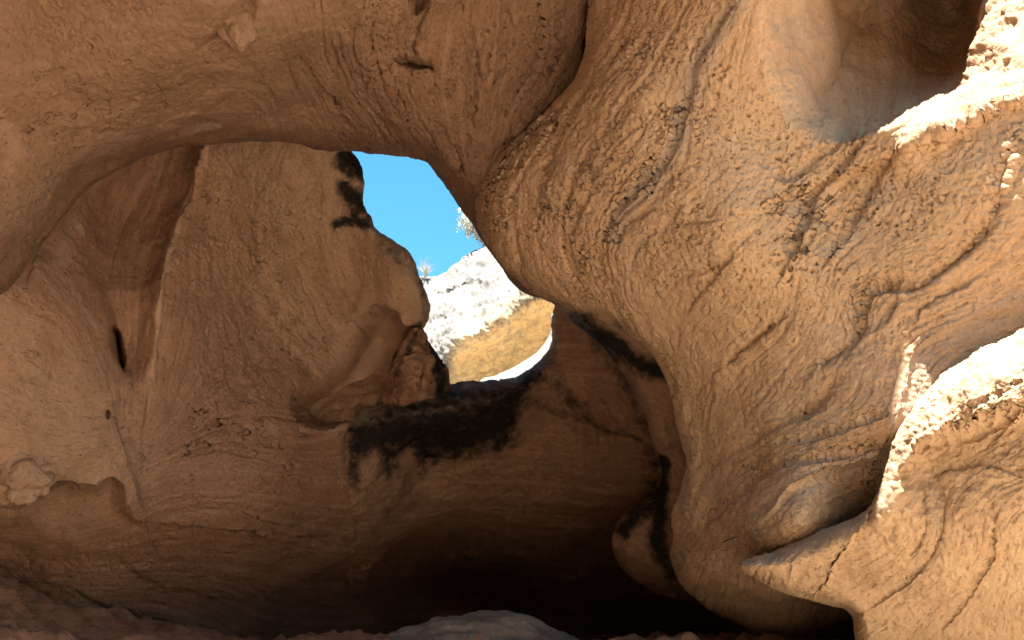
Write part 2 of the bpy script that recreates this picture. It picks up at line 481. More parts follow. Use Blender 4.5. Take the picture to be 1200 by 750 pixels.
M_TAN = sandstone('golden_sandstone', (0.49, 0.33, 0.20), (0.42, 0.26, 0.153), (0.53, 0.395, 0.265))
M_RED = sandstone('russet_sandstone', (0.42, 0.262, 0.165), (0.285, 0.152, 0.092), (0.45, 0.31, 0.215), 1.0)
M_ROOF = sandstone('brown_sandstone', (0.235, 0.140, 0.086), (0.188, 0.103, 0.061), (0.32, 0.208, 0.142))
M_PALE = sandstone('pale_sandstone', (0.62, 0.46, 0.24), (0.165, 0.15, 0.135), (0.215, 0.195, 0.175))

def simple_rock(name, a, b, scale=5):
    m, n, bs = new_mat(name)
    co = n.new('ShaderNodeNewGeometry').outputs['Position']
    c = n.mix(n.ramp(n.noise(co, scale, 6, 0.65), 0.35, 0.65), a, b)
    c = n.mix(n.math('MULTIPLY', n.ramp(n.noise(co, scale * 9, 4, 0.7), 0.55, 0.7), 0.5), c, tuple(min(1, x * 1.5) for x in b))
    n.link(c, bs.inputs['Base Color']); bs.inputs['Roughness'].default_value = 0.9; bs.inputs['Specular IOR Level'].default_value = 0.25
    bp = n.new('ShaderNodeBump'); bp.inputs['Distance'].default_value = 1
    n.link(n.math('ADD', n.math('MULTIPLY', n.noise(co, scale * 7, 5, 0.7), 0.02), n.math('MULTIPLY', n.noise(co, scale * 40, 3, 0.7), 0.006)), bp.inputs['Height'])
    n.link(bp.outputs[0], bs.inputs['Normal'])
    return m
M_GREY = simple_rock('grey_boulder_stone', (0.20, 0.165, 0.13), (0.30, 0.25, 0.20))
M_SAND = simple_rock('canyon_sand', (0.42, 0.33, 0.23), (0.48, 0.375, 0.265), 1.5)
M_CLIFF = simple_rock('unseen_cliff_stone', (0.29, 0.21, 0.14), (0.35, 0.255, 0.17), 0.8)
M_TANB = simple_rock('tan_nodule_stone', (0.42, 0.27, 0.15), (0.34, 0.20, 0.11), 7)
M_LICHEN = simple_rock('green_lichen', (0.06, 0.09, 0.05), (0.10, 0.13, 0.08), 20)
M_PEB = simple_rock('pebble_stone', (0.36, 0.23, 0.13), (0.27, 0.17, 0.10), 9)
def leafmat(name, a):
    m, n, bs = new_mat(name)
    co = n.new('ShaderNodeNewGeometry').outputs['Position']
    n.link(n.mix(n.noise(co, 8, 3), a, tuple(x * 0.7 for x in a)), bs.inputs['Base Color']); bs.inputs['Roughness'].default_value = 0.85
    return m
M_LEAF = leafmat('silvery_leaf', (0.58, 0.55, 0.47))
M_TWIG = leafmat('dry_twig', (0.34, 0.27, 0.20))
M_STRAW = leafmat('straw_grass', (0.62, 0.56, 0.47))

# =================================================================== THE ROCKS
# ---------- A: the great rock on the right
A_bed = [
    (0.0, [(683, -60), (683, 67), (643, 123), (603, 160), (567, 207), (557, 247), (565, 280)]),
    (1.0, [(790, -60), (747, 43), (703, 87), (637, 187), (617, 263), (620, 293), (640, 337)]),
    (2.0, [(840, -60), (760, 100), (683, 187), (660, 250), (663, 293), (677, 327), (720, 380)]),
    (3.0, [(880, -60), (825, 54), (800, 121), (787, 175), (725, 242), (700, 283), (713, 337), (743, 397), (785, 450)]),
    (4.5, [(960, -40), (992, 158), (942, 208), (880, 280), (829, 332), (806, 370), (795, 470), (795, 560)]),
    (6.0, [(1025, 183), (992, 242), (933, 300), (911, 379), (862, 419), (830, 500), (805, 600)]),
    (8.0, [(1200, 100), (1179, 200), (1117, 300), (1031, 336), (990, 411), (930, 490), (850, 550), (812, 628)]),
    (10.0, [(1300, 300), (1200, 355), (1076, 411), (1050, 490), (967, 520), (875, 566), (830, 640)]),
    (12.0, [(1300, 420), (1037, 541), (925, 570), (867, 628), (850, 690)]),
]
A = Rock([(700, -420), (690, -60), (683, 67), (643, 123), (603, 160), (567, 207), (556, 245), (566, 280), (598, 322), (640, 354),
          (700, 376), (752, 405), (778, 440), (788, 480), (803, 540), (796, 575), (786, 602), (789, 630), (786, 655), (802, 690), (835, 716),
          (880, 738), (920, 800), (1100, 1000), (1500, 1000), (1560, 300), (1500, -60), (1330, -160), (1200, -300), (1060, -420), (900, -420)],
         [(690, 0, 5.35), (640, 150, 5.5), (570, 240, 5.75), (640, 330, 5.6), (720, 100, 5.0), (660, 230, 5.25), (760, 250, 4.85), (860, 300, 4.55), (900, 150, 4.6), (850, 0, 4.5),
          (1000, 300, 4.4), (1000, 215, 4.45), (950, 420, 4.5), (780, 420, 5.3), (860, 560, 4.8), (800, 560, 5.35), (800, 680, 5.6), (1000, 480, 4.22), (1060, 430, 4.2), (1050, 505, 4.1), (985, 570, 4.23), (1120, 390, 4.17), (1200, 340, 4.12), (1200, 200, 4.08), (1100, 330, 4.22),
          (1100, 230, 4.2), (1050, 150, 4.34), (1180, 80, 4.22), (960, 50, 4.5), (900, 640, 4.42), (950, 625, 4.2), (950, 720, 5.7), (1010, 730, 6.3), (1100, 800, 6.2), (1300, 420, 4.08), (1300, 600, 4.5), (1400, 100, 4.2), (800, -300, 3.6), (1000, -200, 4.9), (1100, -350, 5.6), (1060, -80, 4.85), (1170, -80, 4.95), (1300, -100, 4.9)],
         roll=[(690, 0, 30, .15), (600, 160, 30, .2), (560, 250, 30, .35), (620, 340, 40, .4), (700, 376, 30, .3), (760, 410, 22, .2), (788, 480, 14, .14), (800, 540, 12, .12), (788, 600, 16, .15), (790, 650, 36, .35), (850, 725, 70, .6), (900, -400, 120, 1.), (1300, -160, 100, .8)],
         seed=11)
A.bed(A_bed)
HOL = [(1150, -50), (1146, 55), (1132, 92), (1095, 118), (1060, 140), (1005, 164), (950, 172), (905, 120), (890, 20), (915, -70), (1040, -85)]
A.carve(HOL, 1.9, w=[(1146, 40, 22), (1100, 110, 24), (1050, 140, 34), (1000, 160, 55), (955, 165, 100), (910, 120, 105), (895, 40, 105), (930, -40, 105), (960, 60, 105), (1100, -80, 25)], lip=0.0, wob=3)
cr = sdf(A.U, A.V, HOL) + 4 * A.nz
# the crest beside the hollow rolls back so its top faces the sky
rl = sst(1040, 1130, A.U) * np.where(cr < 0, np.clip(1 + cr / (32 + 45 * sst(1090, 1200, A.U)), 0, 1) ** 2, 1.0)
A.D += 0.62 * rl; A.pos()
A.step([(1290, 75), (1210, 108), (1150, 132), (1105, 153), (1060, 172)], .13, 9, 100, side=-1, wob=6)
for L, a, w in [
    ([(862, 0), (825, 54), (803, 121), (787, 175), (760, 210)], .035, 6),
    ([(747, 43), (703, 87), (650, 165), (625, 245)], .03, 5), ([(700, 207), (677, 247), (663, 293), (675, 325)], .025, 5),
    ([(750, 120), (683, 190), (660, 250)], .02, 4), ([(745, 222), (705, 275), (708, 330), (740, 390)], .025, 5),
    ([(1153, 280), (1106, 317), (1072, 340), (1031, 336), (1012, 355), (1009, 385), (990, 411), (960, 434)], .05, 5),
    ([(1200, 165), (1179, 200), (1167, 250), (1140, 285)], .04, 5), ([(934, 280), (911, 329)], .03, 4),
    ([(862, 295), (829, 332), (806, 370)], .04, 4), ([(911, 379), (885, 400), (862, 419), (850, 430)], .06, 4),
    ([(975, 456), (952, 479), (930, 490)], .05, 4), ([(1050, 345), (1040, 370), (1030, 380)], .04, 5), ([(1140, 330), (1090, 355), (1070, 375)], .03, 3),
    ([(1045, 480), (980, 505), (910, 520), (860, 555)], .025, 4), ([(1033, 528), (967, 535), (905, 548), (860, 580), (815, 625)], .04, 5),
    ([(967, 474), (900, 505), (830, 548), (805, 605)], .03, 4), ([(1000, 180), (955, 225), (940, 270)], .05, 7),
    ([(1055, 165), (1010, 240), (985, 280)], .035, 7), ([(990, 165), (930, 205), (905, 200)], .04, 6),
]:
    A.groove(L, a, w)
A.step([(1050, 525), (1000, 548), (965, 553), (925, 570), (900, 603), (866, 628)], 0.06, 4, 50, side=-1)
A.step([(1200, 352), (1125, 377), (1076, 411), (1061, 467), (1046, 508)], 0.04, 5, 50, side=-1)
A.fill('pit', [(600, 180, .9), (640, 260, .9), (760, 60, .75), (780, 300, .6), (850, 250, .4), (900, 350, .35), (960, 260, .55), (930, 210, .6), (1000, 400, .12), (1100, 400, .1), (900, 500, .12), (820, 600, .25), (1000, 500, .1), (940, 580, .2), (1200, 300, .1), (950, 100, .05), (850, 120, .4), (1100, 200, .25), (640, 60, .6)])
A.fill('tin', [(600, 250, .75), (700, 100, .65), (800, 300, .45), (900, 100, .5), (1000, 50, .9), (1100, 300, .2), (900, 500, .2), (1000, 450, .15), (820, 600, .3), (850, 700, .5), (1200, 200, .3), (650, 340, .7), (1300, 500, .3)])
for L, w, v in [([(870, 0), (825, 60), (800, 140), (780, 190), (735, 240), (720, 280)], 18, .75), ([(960, 235), (940, 255), (925, 290)], 16, .45),
                 ([(1110, 200), (1040, 230), (1000, 280), (960, 290)], 26, .55), ([(640, 125), (600, 165), (575, 215)], 14, .55),
                ([(1200, 360), (1110, 395), (1080, 440), (1060, 500)], 26, .85), ([(1040, 545), (960, 565), (910, 600), (880, 625)], 24, .6), ([(810, 500), (800, 590), (805, 640)], 14, .55),
                ([(960, 260), (930, 240)], 20, .6), ([(760, 250), (730, 340)], 20, .45)]:
    A.stroke('pat_sheen', L, w, v)
A.stroke('dus_sun', [(1260, 20), (1180, 90), (1110, 140)], 26, .25)  # paler crest: sun glare put into the colour
A.stroke('var', [(783, 662), (798, 650), (792, 676)], 7, .55)
A.stroke('var', [(600, 328), (640, 356), (700, 377), (735, 396)], 5, .52)
A.extra = sst(1030, 1100, A.U) * np.exp(-np.abs(cr + 25) / 50) * .04 * fbm(A.P * 5.5, 4, 403, .6)
A.dots([(640, 128), (620, 145), (600, 165), (584, 188), (572, 212), (564, 240), (572, 275)], 70, (3, 24), (1.6, 3.4), .05, 5)
A.dots([(575, 250), (620, 310), (700, 360)], 90, (-60, 4), (.9, 1.8), .022, 9)
A.dots([(700, 60), (660, 200), (650, 290)], 90, (-50, 50), (.9, 1.8), .02, 10)
A.dots([(790, 120), (770, 190), (730, 245), (705, 300)], 30, (-12, 12), (1.2, 2.2), .022, 6)
A.dots([(1000, 175), (960, 215), (930, 265), (900, 300)], 34, (-30, 30), (1.3, 2.6), .022, 7)
A.dots([(860, 250), (830, 290), (800, 330)], 34, (-45, 45), (1.2, 2.4), .022, 8)
relief(A, strata=0.016, sfreq=2.6, pits=0.062, psize=0.036, rough=0.010, big=0.05, seed=21, saw=.10, grain=.0055, flow=1.6, flowh=.034, dash=.8)
o = A.build('rock_buttress', M_TAN, thick=2.5, inward=90)
buttress = o
tag(o, 'huge golden sandstone bulge with curving layers, a dark hollow at its upper right', 'rock')

# ---------- E: the nearer shoulder at the lower right
E = Rock([(1560, 230), (1300, 330), (1200, 384), (1150, 408), (1105, 437), (1075, 470), (1048, 515), (1036, 552), (1014, 598), (960, 622), (915, 640), (867, 661),
          (890, 682), (930, 699), (975, 711), (996, 722), (1003, 750), (1030, 900), (1200, 1150), (1600, 1150)],
         [(1200, 470, 3.42), (1120, 540, 3.6), (1060, 620, 3.75), (960, 650, 4.0), (880, 665, 4.12), (1100, 700, 3.82), (1200, 600, 3.45), (1200, 750, 3.75), (1020, 720, 4.02), (1045, 530, 3.8), (1200, 395, 3.48), (1400, 400, 3.1), (1400, 800, 3.6), (1100, 1000, 4.5)],
         roll=[(1300, 330, 80, .5), (1200, 390, 70, .5), (1110, 437, 58, .45), (1045, 520, 42, .28), (1014, 598, 24, .24), (930, 640, 30, .25), (867, 661, 16, .15), (930, 699, 14, .25), (996, 722, 16, .3), (1030, 900, 50, .5)],
         seed=12)
E.step([(1400, 430), (1290, 448), (1200, 472), (1140, 488), (1090, 512), (1050, 555), (1026, 592)], .17, 12, 130, side=-1, wob=8)
E.bed([(0, [(1300, 330), (1200, 384), (1105, 437), (1045, 520), (1010, 600), (900, 650)]), (2, [(1300, 400), (1200, 450), (1110, 530), (1050, 585), (950, 628), (921, 687)]),
       (4, [(1300, 470), (1200, 520), (1112, 580), (1100, 637), (1067, 678), (1017, 712)]), (6, [(1260, 560), (1170, 595), (1162, 637), (1142, 687), (1090, 740)]), (8, [(1300, 600), (1215, 640), (1190, 760)])])
for L, a, w in [([(1162, 590), (1164, 637), (1142, 687), (1100, 740)], .03, 4), ([(1096, 553), (1108, 595), (1100, 637), (1067, 678), (1017, 712)], .03, 4), ([(1017, 600), (950, 628), (925, 658), (921, 687)], .02, 4),
                ([(1200, 440), (1150, 470), (1110, 500), (1075, 540)], .03, 3), ([(1200, 480), (1160, 505), (1120, 520)], .03, 5), ([(1080, 570), (1085, 620), (1060, 660)], .025, 5), ([(1100, 470), (1060, 530), (1030, 590)], .03, 6),
                ([(1200, 560), (1150, 545), (1090, 560)], .03, 3)]:
    E.groove(L, a * .55, w * .8)
E.fill('pit', [(1200, 480, .3), (1000, 650, .15), (1100, 700, .1), (1200, 700, .15), (900, 660, .3)])
E.fill('tin', [(1200, 480, .2), (1000, 650, .1), (1100, 700, .12), (1200, 700, .1), (900, 660, .2), (1080, 600, .3)])
E.stroke('pat_sheen', [(1090, 560), (1100, 640), (1060, 690)], 20, .45); E.stroke('pat_sheen', [(1030, 545), (1010, 600), (950, 630)], 8, .6)
E.stroke('dus_sun', [(1300, 390), (1200, 430), (1110, 470), (1050, 540)], 40, .25); E.stroke('dus_sun', [(1200, 650), (1170, 720)], 50, .5)  # first stroke whitens the crest, sunlight painted into the colour
E.extra = np.exp(-E.Sc / 80) * sst(1040, 1110, E.U) * (.035 * fbm(E.P * 6.5, 4, 401, .65) - .03 * sst(.1, .5, fbm(E.P * 3.1, 3, 402)))
relief(E, strata=0.009, sfreq=1.4, pits=0.03, psize=0.036, rough=0.008, big=0.03, seed=41, saw=.05, grain=.005, dash=1.4)
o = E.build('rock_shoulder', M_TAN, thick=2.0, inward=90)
tag(o, 'golden sandstone shoulder at lower right with a sunlit white crest overlapping the bulge behind', 'rock')

# ---------- B: the roof at the upper left
B = Rock([(-500, 420), (-200, 420), (-60, 395), (0, 352), (45, 290), (90, 235), (130, 203), (190, 176), (250, 166), (330, 166), (372, 176), (415, 178), (490, 187), (512, 206), (540, 245), (566, 283), (620, 345),
          (720, 345), (780, 200), (790, 0), (640, -420), (420, -900), (-600, -900)],  # upper edge lies out of view, extended to shade the shelf
         [(0, 0, 4.25), (300, 0, 4.5), (500, 0, 4.95), (600, 0, 5.3), (690, 0, 5.6), (640, 130, 5.95), (130, 190, 5.1), (250, 155, 5.45), (415, 165, 5.95), (540, 250, 6.15), (0, 320, 4.7), (300, 80, 4.9), (150, 80, 4.6), (500, 120, 5.5),
          (620, 300, 6.3), (-200, -300, 2.7), (300, -400, 2.7), (600, -400, 3.1), (0, -880, 2.0), (600, -880, 2.4), (-300, 300, 4.0), (0, 200, 4.6), (760, 0, 6.0)],
         roll=[(0, 352, 90, .55), (130, 203, 50, .5), (250, 166, 30, .4), (400, 176, 26, .5), (500, 195, 34, .6), (560, 275, 30, .5), (-300, 420, 80, .6), (0, -900, 150, 1), (800, 0, 60, .8)],
         seed=13)
B.bed([(0, [(400, -60), (400, 60), (430, 120), (470, 180)]), (2, [(520, -60), (490, 60), (500, 130), (545, 240)]), (4, [(600, -60), (590, 60), (570, 150), (560, 250)]), (6, [(680, -60), (675, 80), (620, 150), (575, 240)]), (-3, [(0, 100), (200, 50), (300, 40)]), (-4, [(0, 330), (130, 190), (300, 130)])])
B.carve([(455, 72), (475, 66), (505, 72), (510, 84), (485, 84), (462, 78)], .28, 7)
B.carve([(490, -20), (505, 0), (488, 22), (478, 8)], .2, 8)
B.carve([(232, 60), (250, 30), (285, -10), (302, -8), (302, 22), (272, 46)], .10, 12)
B.carve([(200, 140), (235, 134), (262, 146), (230, 156), (205, 154)], .06, 10)
B.step([(400, 130), (440, 175), (500, 190)], .08, 6, 40, side=1)
B.step([(640, 125), (672, 95), (684, 60), (680, 0)], .12, 6, 50, side=1)
for L, a, w in [([(505, 0), (487, 40), (485, 70)], .05, 6), ([(545, 20), (560, 90), (548, 180)], .04, 7), ([(632, 10), (628, 70), (600, 120)], .04, 6), ([(590, 0), (600, 60), (580, 110)], .03, 6), ([(660, -10), (662, 50), (640, 95)], .045, 5),
                ([(520, 150), (545, 200), (556, 260)], .04, 6), ([(190, 130), (165, 175), (120, 215)], .03, 8), ([(45, 240), (58, 225), (54, 238)], .03, 3), ([(175, 100), (162, 120)], .03, 3), ([(440, 130), (470, 170)], .03, 5)]:
    B.groove(L, a, w)
B.fill('pit', [(430, 60, .85), (500, 120, .9), (600, 60, .6), (640, 120, .7), (300, 100, .25), (150, 100, .45), (50, 60, .4), (60, 200, .45), (350, 20, .12), (540, 230, .5), (440, 150, .7), (240, 120, .3)])
B.fill('tin', [(0, 0, .45), (200, 80, .5), (330, 50, .45), (240, 120, .75), (500, 100, .8), (620, 80, .75), (100, 220, .6), (20, 180, .35), (400, 160, .75), (540, 240, .9)])
B.stroke('dus_sun', [(5, 150), (20, 180), (8, 210)], 22, .7); B.stroke('dus_sun', [(200, 130), (260, 125), (310, 132)], 12, .35); B.stroke('dus_sun', [(370, 100), (390, 105), (385, 75)], 10, .45)
B.stroke('pat_sheen', [(230, 148), (255, 148)], 9, .5)
for k_, (L_, n_, o_, r_, d_) in enumerate([([(425, 90), (465, 170), (545, 230)], 130, (-40, 40), (.9, 2.0), .026), ([(60, 30), (50, 130), (70, 230)], 40, (-90, 90), (0.8, 1.4), .016), ([(440, -10), (450, 90)], 60, (-18, 18), (1.0, 2.2), .032),
                                           ([(180, 110), (240, 85), (310, 70)], 60, (-30, 30), (.8, 1.4), .014), ([(600, 20), (620, 120)], 60, (-40, 40), (1.0, 2.2), .035)]):
    B.dots(L_, n_, o_, r_, d_, 40 + k_)
relief(B, strata=0.013, sfreq=1.1, pits=0.032, psize=0.040, rough=0.011, big=0.05, seed=61, saw=.12, grain=.005, dash=.9)
B_P = B.P
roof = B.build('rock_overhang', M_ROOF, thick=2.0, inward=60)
tag(roof, 'reddish brown overhanging rock roof across the upper left, with an embedded pebble', 'rock')

# ---------- C: the left wall, with its recess and the honeycombed pillar
C = Rock([(-500, 150), (200, 100), (330, 100), (400, 140), (415, 178), (424, 198), (428, 216), (424, 236), (432, 255), (444, 272), (468, 290), (482, 306), (492, 325), (499, 350), (500, 375), (494, 388), (478, 394),
          (462, 420), (452, 448), (438, 476), (412, 496), (405, 525), (410, 560), (418, 620), (432, 700), (455, 790), (480, 1000), (-500, 1000)],
         [(240, 170, 6.45), (190, 330, 6.0), (170, 480, 5.75), (310, 290, 7.0), (390, 310, 7.45), (440, 270, 7.35), (480, 330, 7.25), (350, 420, 7.2), (265, 400, 6.5), (300, 190, 6.95), (250, 500, 6.1), (330, 530, 6.55), (300, 600, 6.4), (100, 600, 5.4), (0, 450, 5.0), (50, 350, 5.3), (0, 560, 5.1),
          (0, 680, 5.7), (400, 560, 7.1), (430, 440, 7.55), (400, 200, 7.4), (120, 250, 6.1), (100, 430, 5.5), (200, 700, 6.3), (400, 690, 7.9), (460, 620, 7.7), (400, 620, 7.35), (470, 900, 9.4), (-300, 500, 4.2), (-300, 800, 4.5), (100, 900, 5.8)],
         roll=[(415, 178, 14, .2), (430, 230, 12, .16), (490, 320, 12, .2), (495, 385, 10, .15), (440, 470, 12, .2), (404, 540, 8, .06), (420, 620, 8, .04), (440, 740, 8, .04), (480, 1000, 60, .3), (-500, 500, 60, .3)],
         wob=4.5, seed=14)
C.bed([(0, [(240, 165), (205, 300), (178, 420), (168, 500)]), (2, [(300, 180), (262, 290), (290, 400), (360, 470)]), (4, [(370, 190), (345, 290), (390, 390), (440, 440)]), (6, [(420, 220), (430, 290), (470, 360)]), (4, [(180, 560), (280, 545), (400, 560)]), (6, [(170, 640), (280, 630), (400, 650)]), (-2, [(60, 300), (120, 400), (130, 480)]), (8, [(0, 700), (200, 700), (300, 740)])], 0.1)
C.carve([(240, 150), (228, 215), (207, 270), (190, 325), (184, 390), (180, 440), (168, 480), (140, 470), (110, 420), (75, 370), (60, 330), (80, 270), (110, 200), (180, 120)], 0.65,
        w=[(235, 190, 25), (200, 300, 38), (180, 420, 60), (150, 480, 100), (80, 360, 120), (60, 300, 90), (120, 210, 60)], wob=3)
C.carve([(418, 362), (445, 358), (464, 363), (478, 382), (496, 376), (488, 396), (470, 425), (456, 455), (434, 482), (402, 497), (365, 501), (342, 484), (340, 464), (356, 440), (382, 410), (402, 380)], .85,
        w=[(455, 360, 14), (485, 380, 12), (420, 362, 60), (400, 385, 120), (385, 410, 120), (360, 440, 110), (342, 465, 60), (345, 484, 22), (380, 499, 16), (430, 480, 20), (468, 420, 30)], wob=3)      # dusty bowl beside the opening
C.carve([(395, 235), (432, 262), (458, 320), (452, 356), (420, 372), (392, 372), (372, 320), (375, 260)], .32, 70)
C.carve([(345, 468), (385, 462), (425, 462), (446, 455), (434, 482), (402, 496), (365, 500), (344, 484)], .8, 34)
C.carve([(130, 386), (138, 384), (146, 410), (148, 432), (144, 440), (136, 425)], .5, 5, wob=1)                                  # slot
C.carve([(130, 485), (127, 478), (122, 482), (126, 492)], .2, 4, wob=1)
# lower left lip
C.step([(-60, 596), (0, 594), (30, 592), (52, 575), (75, 566), (110, 572), (135, 560), (160, 606), (180, 612)], .35, 10, 150, side=1, wob=3)
C.step([(150, 540), (160, 575), (170, 606)], .10, 4, 50, side=-1, wob=2)
C.step([(226, 215), (207, 270), (192, 325), (186, 390), (178, 440)], .05, 8, 60, side=1, wob=2)
C.groove([(220, 230), (200, 285), (188, 340), (182, 400), (176, 440)], -.035, 5)
for L, a, w in [([(59, 430), (62, 448), (65, 455)], .04, 2.5), ([(40, 405), (42, 420)], .03, 2), ([(146, 462), (147, 480)], .05, 2.5), ([(155, 466), (156, 474)], .03, 2), ([(232, 393), (248, 396)], .03, 2.5), ([(273, 448), (300, 450)], .03, 3),
                ([(40, 300), (28, 340)], .03, 4), ([(20, 295), (40, 292)], .03, 3), ([(280, 600), (320, 610), (350, 618)], .03, 3), ([(285, 330), (320, 390), (350, 420), (400, 460)], .04, 10), ([(370, 210), (380, 290), (410, 350)], .05, 12), ([(300, 240), (310, 320), (335, 370)], .04, 10),
                ([(80, 690), (130, 715), (200, 735)], .05, 6), ([(0, 700), (60, 720), (120, 745)], .06, 7), ([(130, 650), (180, 690), (240, 700)], .04, 7), ([(0, 640), (60, 655), (120, 650)], .03, 10)]:
    C.groove(L, a, w)
C.fill('pit', [(300, 250, .85), (330, 400, .95), (300, 550, .9), (240, 580, .9), (380, 560, .7), (100, 300, .05), (100, 450, .03), (30, 480, .03), (20, 650, .15), (200, 700, .15), (220, 400, .3), (400, 250, .6), (450, 340, .25), (350, 650, .25), (140, 560, .05), (430, 430, .1), (160, 350, .05)])
C.fill('tin', [(300, 250, .5), (360, 260, .3), (420, 300, .0), (460, 340, .0), (400, 380, .15), (330, 450, .6), (300, 560, .75), (120, 300, .95), (60, 450, .5), (20, 560, .25), (20, 680, .85), (200, 650, .85), (380, 560, .95), (220, 250, .65)])
C.stroke('dus_sun', [(225, 215), (205, 270), (188, 325), (180, 400), (172, 470)], 7, .6); C.stroke('dus_sun', [(90, 265), (95, 272)], 7, .7); C.stroke('dus_sun', [(60, 330), (100, 370), (130, 400)], 10, .45)
C.stroke('dus_sun', [(20, 440), (60, 480), (100, 500)], 30, .2); C.stroke('dus_sun', [(345, 472), (370, 500), (410, 500)], 7, .6); C.stroke('dus_sun', [(425, 440), (440, 410), (468, 385)], 20, .8); C.stroke('dus_sun', [(180, 610), (260, 650)], 30, .25)
C.stroke('pat_sheen', [(440, 270), (465, 295), (485, 325), (495, 360)], 15, .85); C.stroke('pat_sheen', [(300, 200), (330, 240), (330, 330)], 40, .35)
C.stroke('pat_sheen', [(0, 680), (60, 700), (200, 740)], 40, .4)
for P_, w, v in [([(400, 184), (412, 190), (418, 205)], 13, .95), ([(392, 192), (405, 198)], 7, .7), ([(405, 222), (416, 235), (420, 250)], 14, .95), ([(392, 262), (410, 258), (430, 262)], 9, .9), ([(446, 278), (462, 298), (474, 314)], 12, .5), ([(494, 332), (497, 352), (497, 368)], 6, .62), ([(138, 388), (144, 436)], 4, .8)]:
    C.stroke('var', P_, w, v, wob=3)
for k_, (L_, n_, o_, r_, d_) in enumerate([([(200, 540), (300, 530), (400, 545)], 190, (-60, 50), (.9, 1.7), .022), ([(210, 600), (300, 590), (390, 610)], 130, (-45, 40), (.9, 1.6), .022), ([(240, 300), (260, 360), (340, 440)], 150, (-50, 50), (.9, 1.8), .022),
                                           ([(262, 185), (250, 270)], 40, (-16, 16), (1.0, 2.0), .026), ([(320, 190), (330, 290), (390, 370)], 110, (-40, 50), (.9, 1.7), .022), ([(20, 300), (60, 420), (120, 500)], 16, (-50, 50), (.9, 1.6), .02)]):
    C.dots(L_, n_, o_, r_, d_, 20 + k_)
relief(C, strata=0.014, sfreq=2.0, pits=0.050, psize=0.046, rough=0.011, big=0.05, seed=81, saw=.2, grain=.0025, dash=1.1)
wall = C.build('rock_wall', M_RED, thick=2.5, inward=60)
tag(wall, 'dim reddish left wall with a smooth recess and a honeycombed pillar stained black beside the sky opening', 'rock wall')

# ---------- D: the sill with the black stain and the cave behind it
D = Rock([(300, 400), (400, 400), (450, 372), (492, 384), (500, 396), (496, 420), (484, 440), (490, 456), (530, 452), (560, 447), (585, 442), (606, 439), (622, 431), (634, 421), (642, 410), (646, 394), (649, 372), (653, 350), (660, 300), (760, 300), (1000, 400), (1100, 1000), (-100, 1000), (0, 620), (150, 480)],
         [(410, 520, 7.25), (460, 420, 8.1), (420, 420, 8.2), (470, 490, 7.35), (540, 475, 7.5), (620, 450, 7.75), (640, 410, 8.0), (660, 380, 8.0), (700, 440, 7.75), (755, 500, 7.3), (640, 490, 8.15), (700, 510, 8.0), (600, 520, 8.1), (500, 540, 8.0), (412, 560, 7.22), (415, 620, 7.48), (425, 690, 8.12), (440, 760, 8.7), (470, 600, 7.95), (500, 620, 8.45), (600, 620, 8.8), (720, 600, 8.6), (600, 660, 9.6), (500, 700, 10.5), (700, 720, 10.8), (350, 700, 8.6), (300, 560, 7.8),
          (900, 500, 7.0), (900, 720, 10), (500, 950, 11), (0, 800, 9)],
         roll=[(420, 490, 22, .35), (520, 452, 20, .45), (600, 440, 16, .45), (645, 390, 8, .4), (650, 350, 10, .4), (300, 440, 20, .3), (480, 400, 12, .2), (800, 320, 30, .3)], wob=2.5, seed=15)
D.bed([(0, [(400, 500), (500, 465), (620, 440)]), (3, [(400, 600), (550, 580), (700, 590)]), (6, [(380, 700), (550, 690), (720, 700)])])
D.groove([(636, 478), (680, 495), (720, 512), (765, 522)], .06, 6)
for L in [[(640, 480), (700, 500), (765, 524)], [(600, 470), (640, 480), (690, 496)]]: D.stroke('var', L, 7, .5, wob=6)
D.stroke('var', [(402, 490), (452, 462), (530, 448), (606, 434), (640, 415), (640, 440), (620, 478), (600, 522), (560, 532), (530, 536), (505, 545), (494, 558), (488, 548), (484, 530), (470, 534), (460, 556), (448, 552), (442, 536), (424, 550), (412, 572), (406, 566), (402, 530)], 12, 1.02, wob=7, closed=True, soft=24)
D.stroke('var', [(640, 420), (660, 460), (690, 490)], 18, .55)
D.stroke('var', [(700, 400), (730, 450), (755, 500), (766, 560), (770, 640)], 16, .6)
D.fill('pit', [(500, 500, .2), (600, 600, .02), (450, 650, .05), (420, 600, .3), (720, 450, .3)])
D.fill('tin', [(500, 500, .5), (600, 600, .6), (450, 650, .8), (720, 450, .95)])
D.stroke('pat_sheen', [(420, 492), (470, 466), (540, 452), (590, 444), (630, 424)], 12, 1.0)  # grey sheen on the rim, put into the colour
D.stroke('pat_sheen', [(450, 490), (540, 474), (600, 462)], 5, .7)  # second painted sheen streak, below the rim
D.extra = np.exp(-D.Sc / 45) * (.05 * fbm(D.P * np.array([2.0, 6, 9]), 4, 501, .6))
relief(D, strata=0.014, sfreq=3, pits=0.014, psize=0.06, rough=0.02, big=0.05, seed=101)
o = D.build('stone_sill', M_RED, thick=1.2, inward=20)
tag(o, 'brown stone sill with a ragged black stain below the opening, its underside receding into darkness', 'rock ledge')

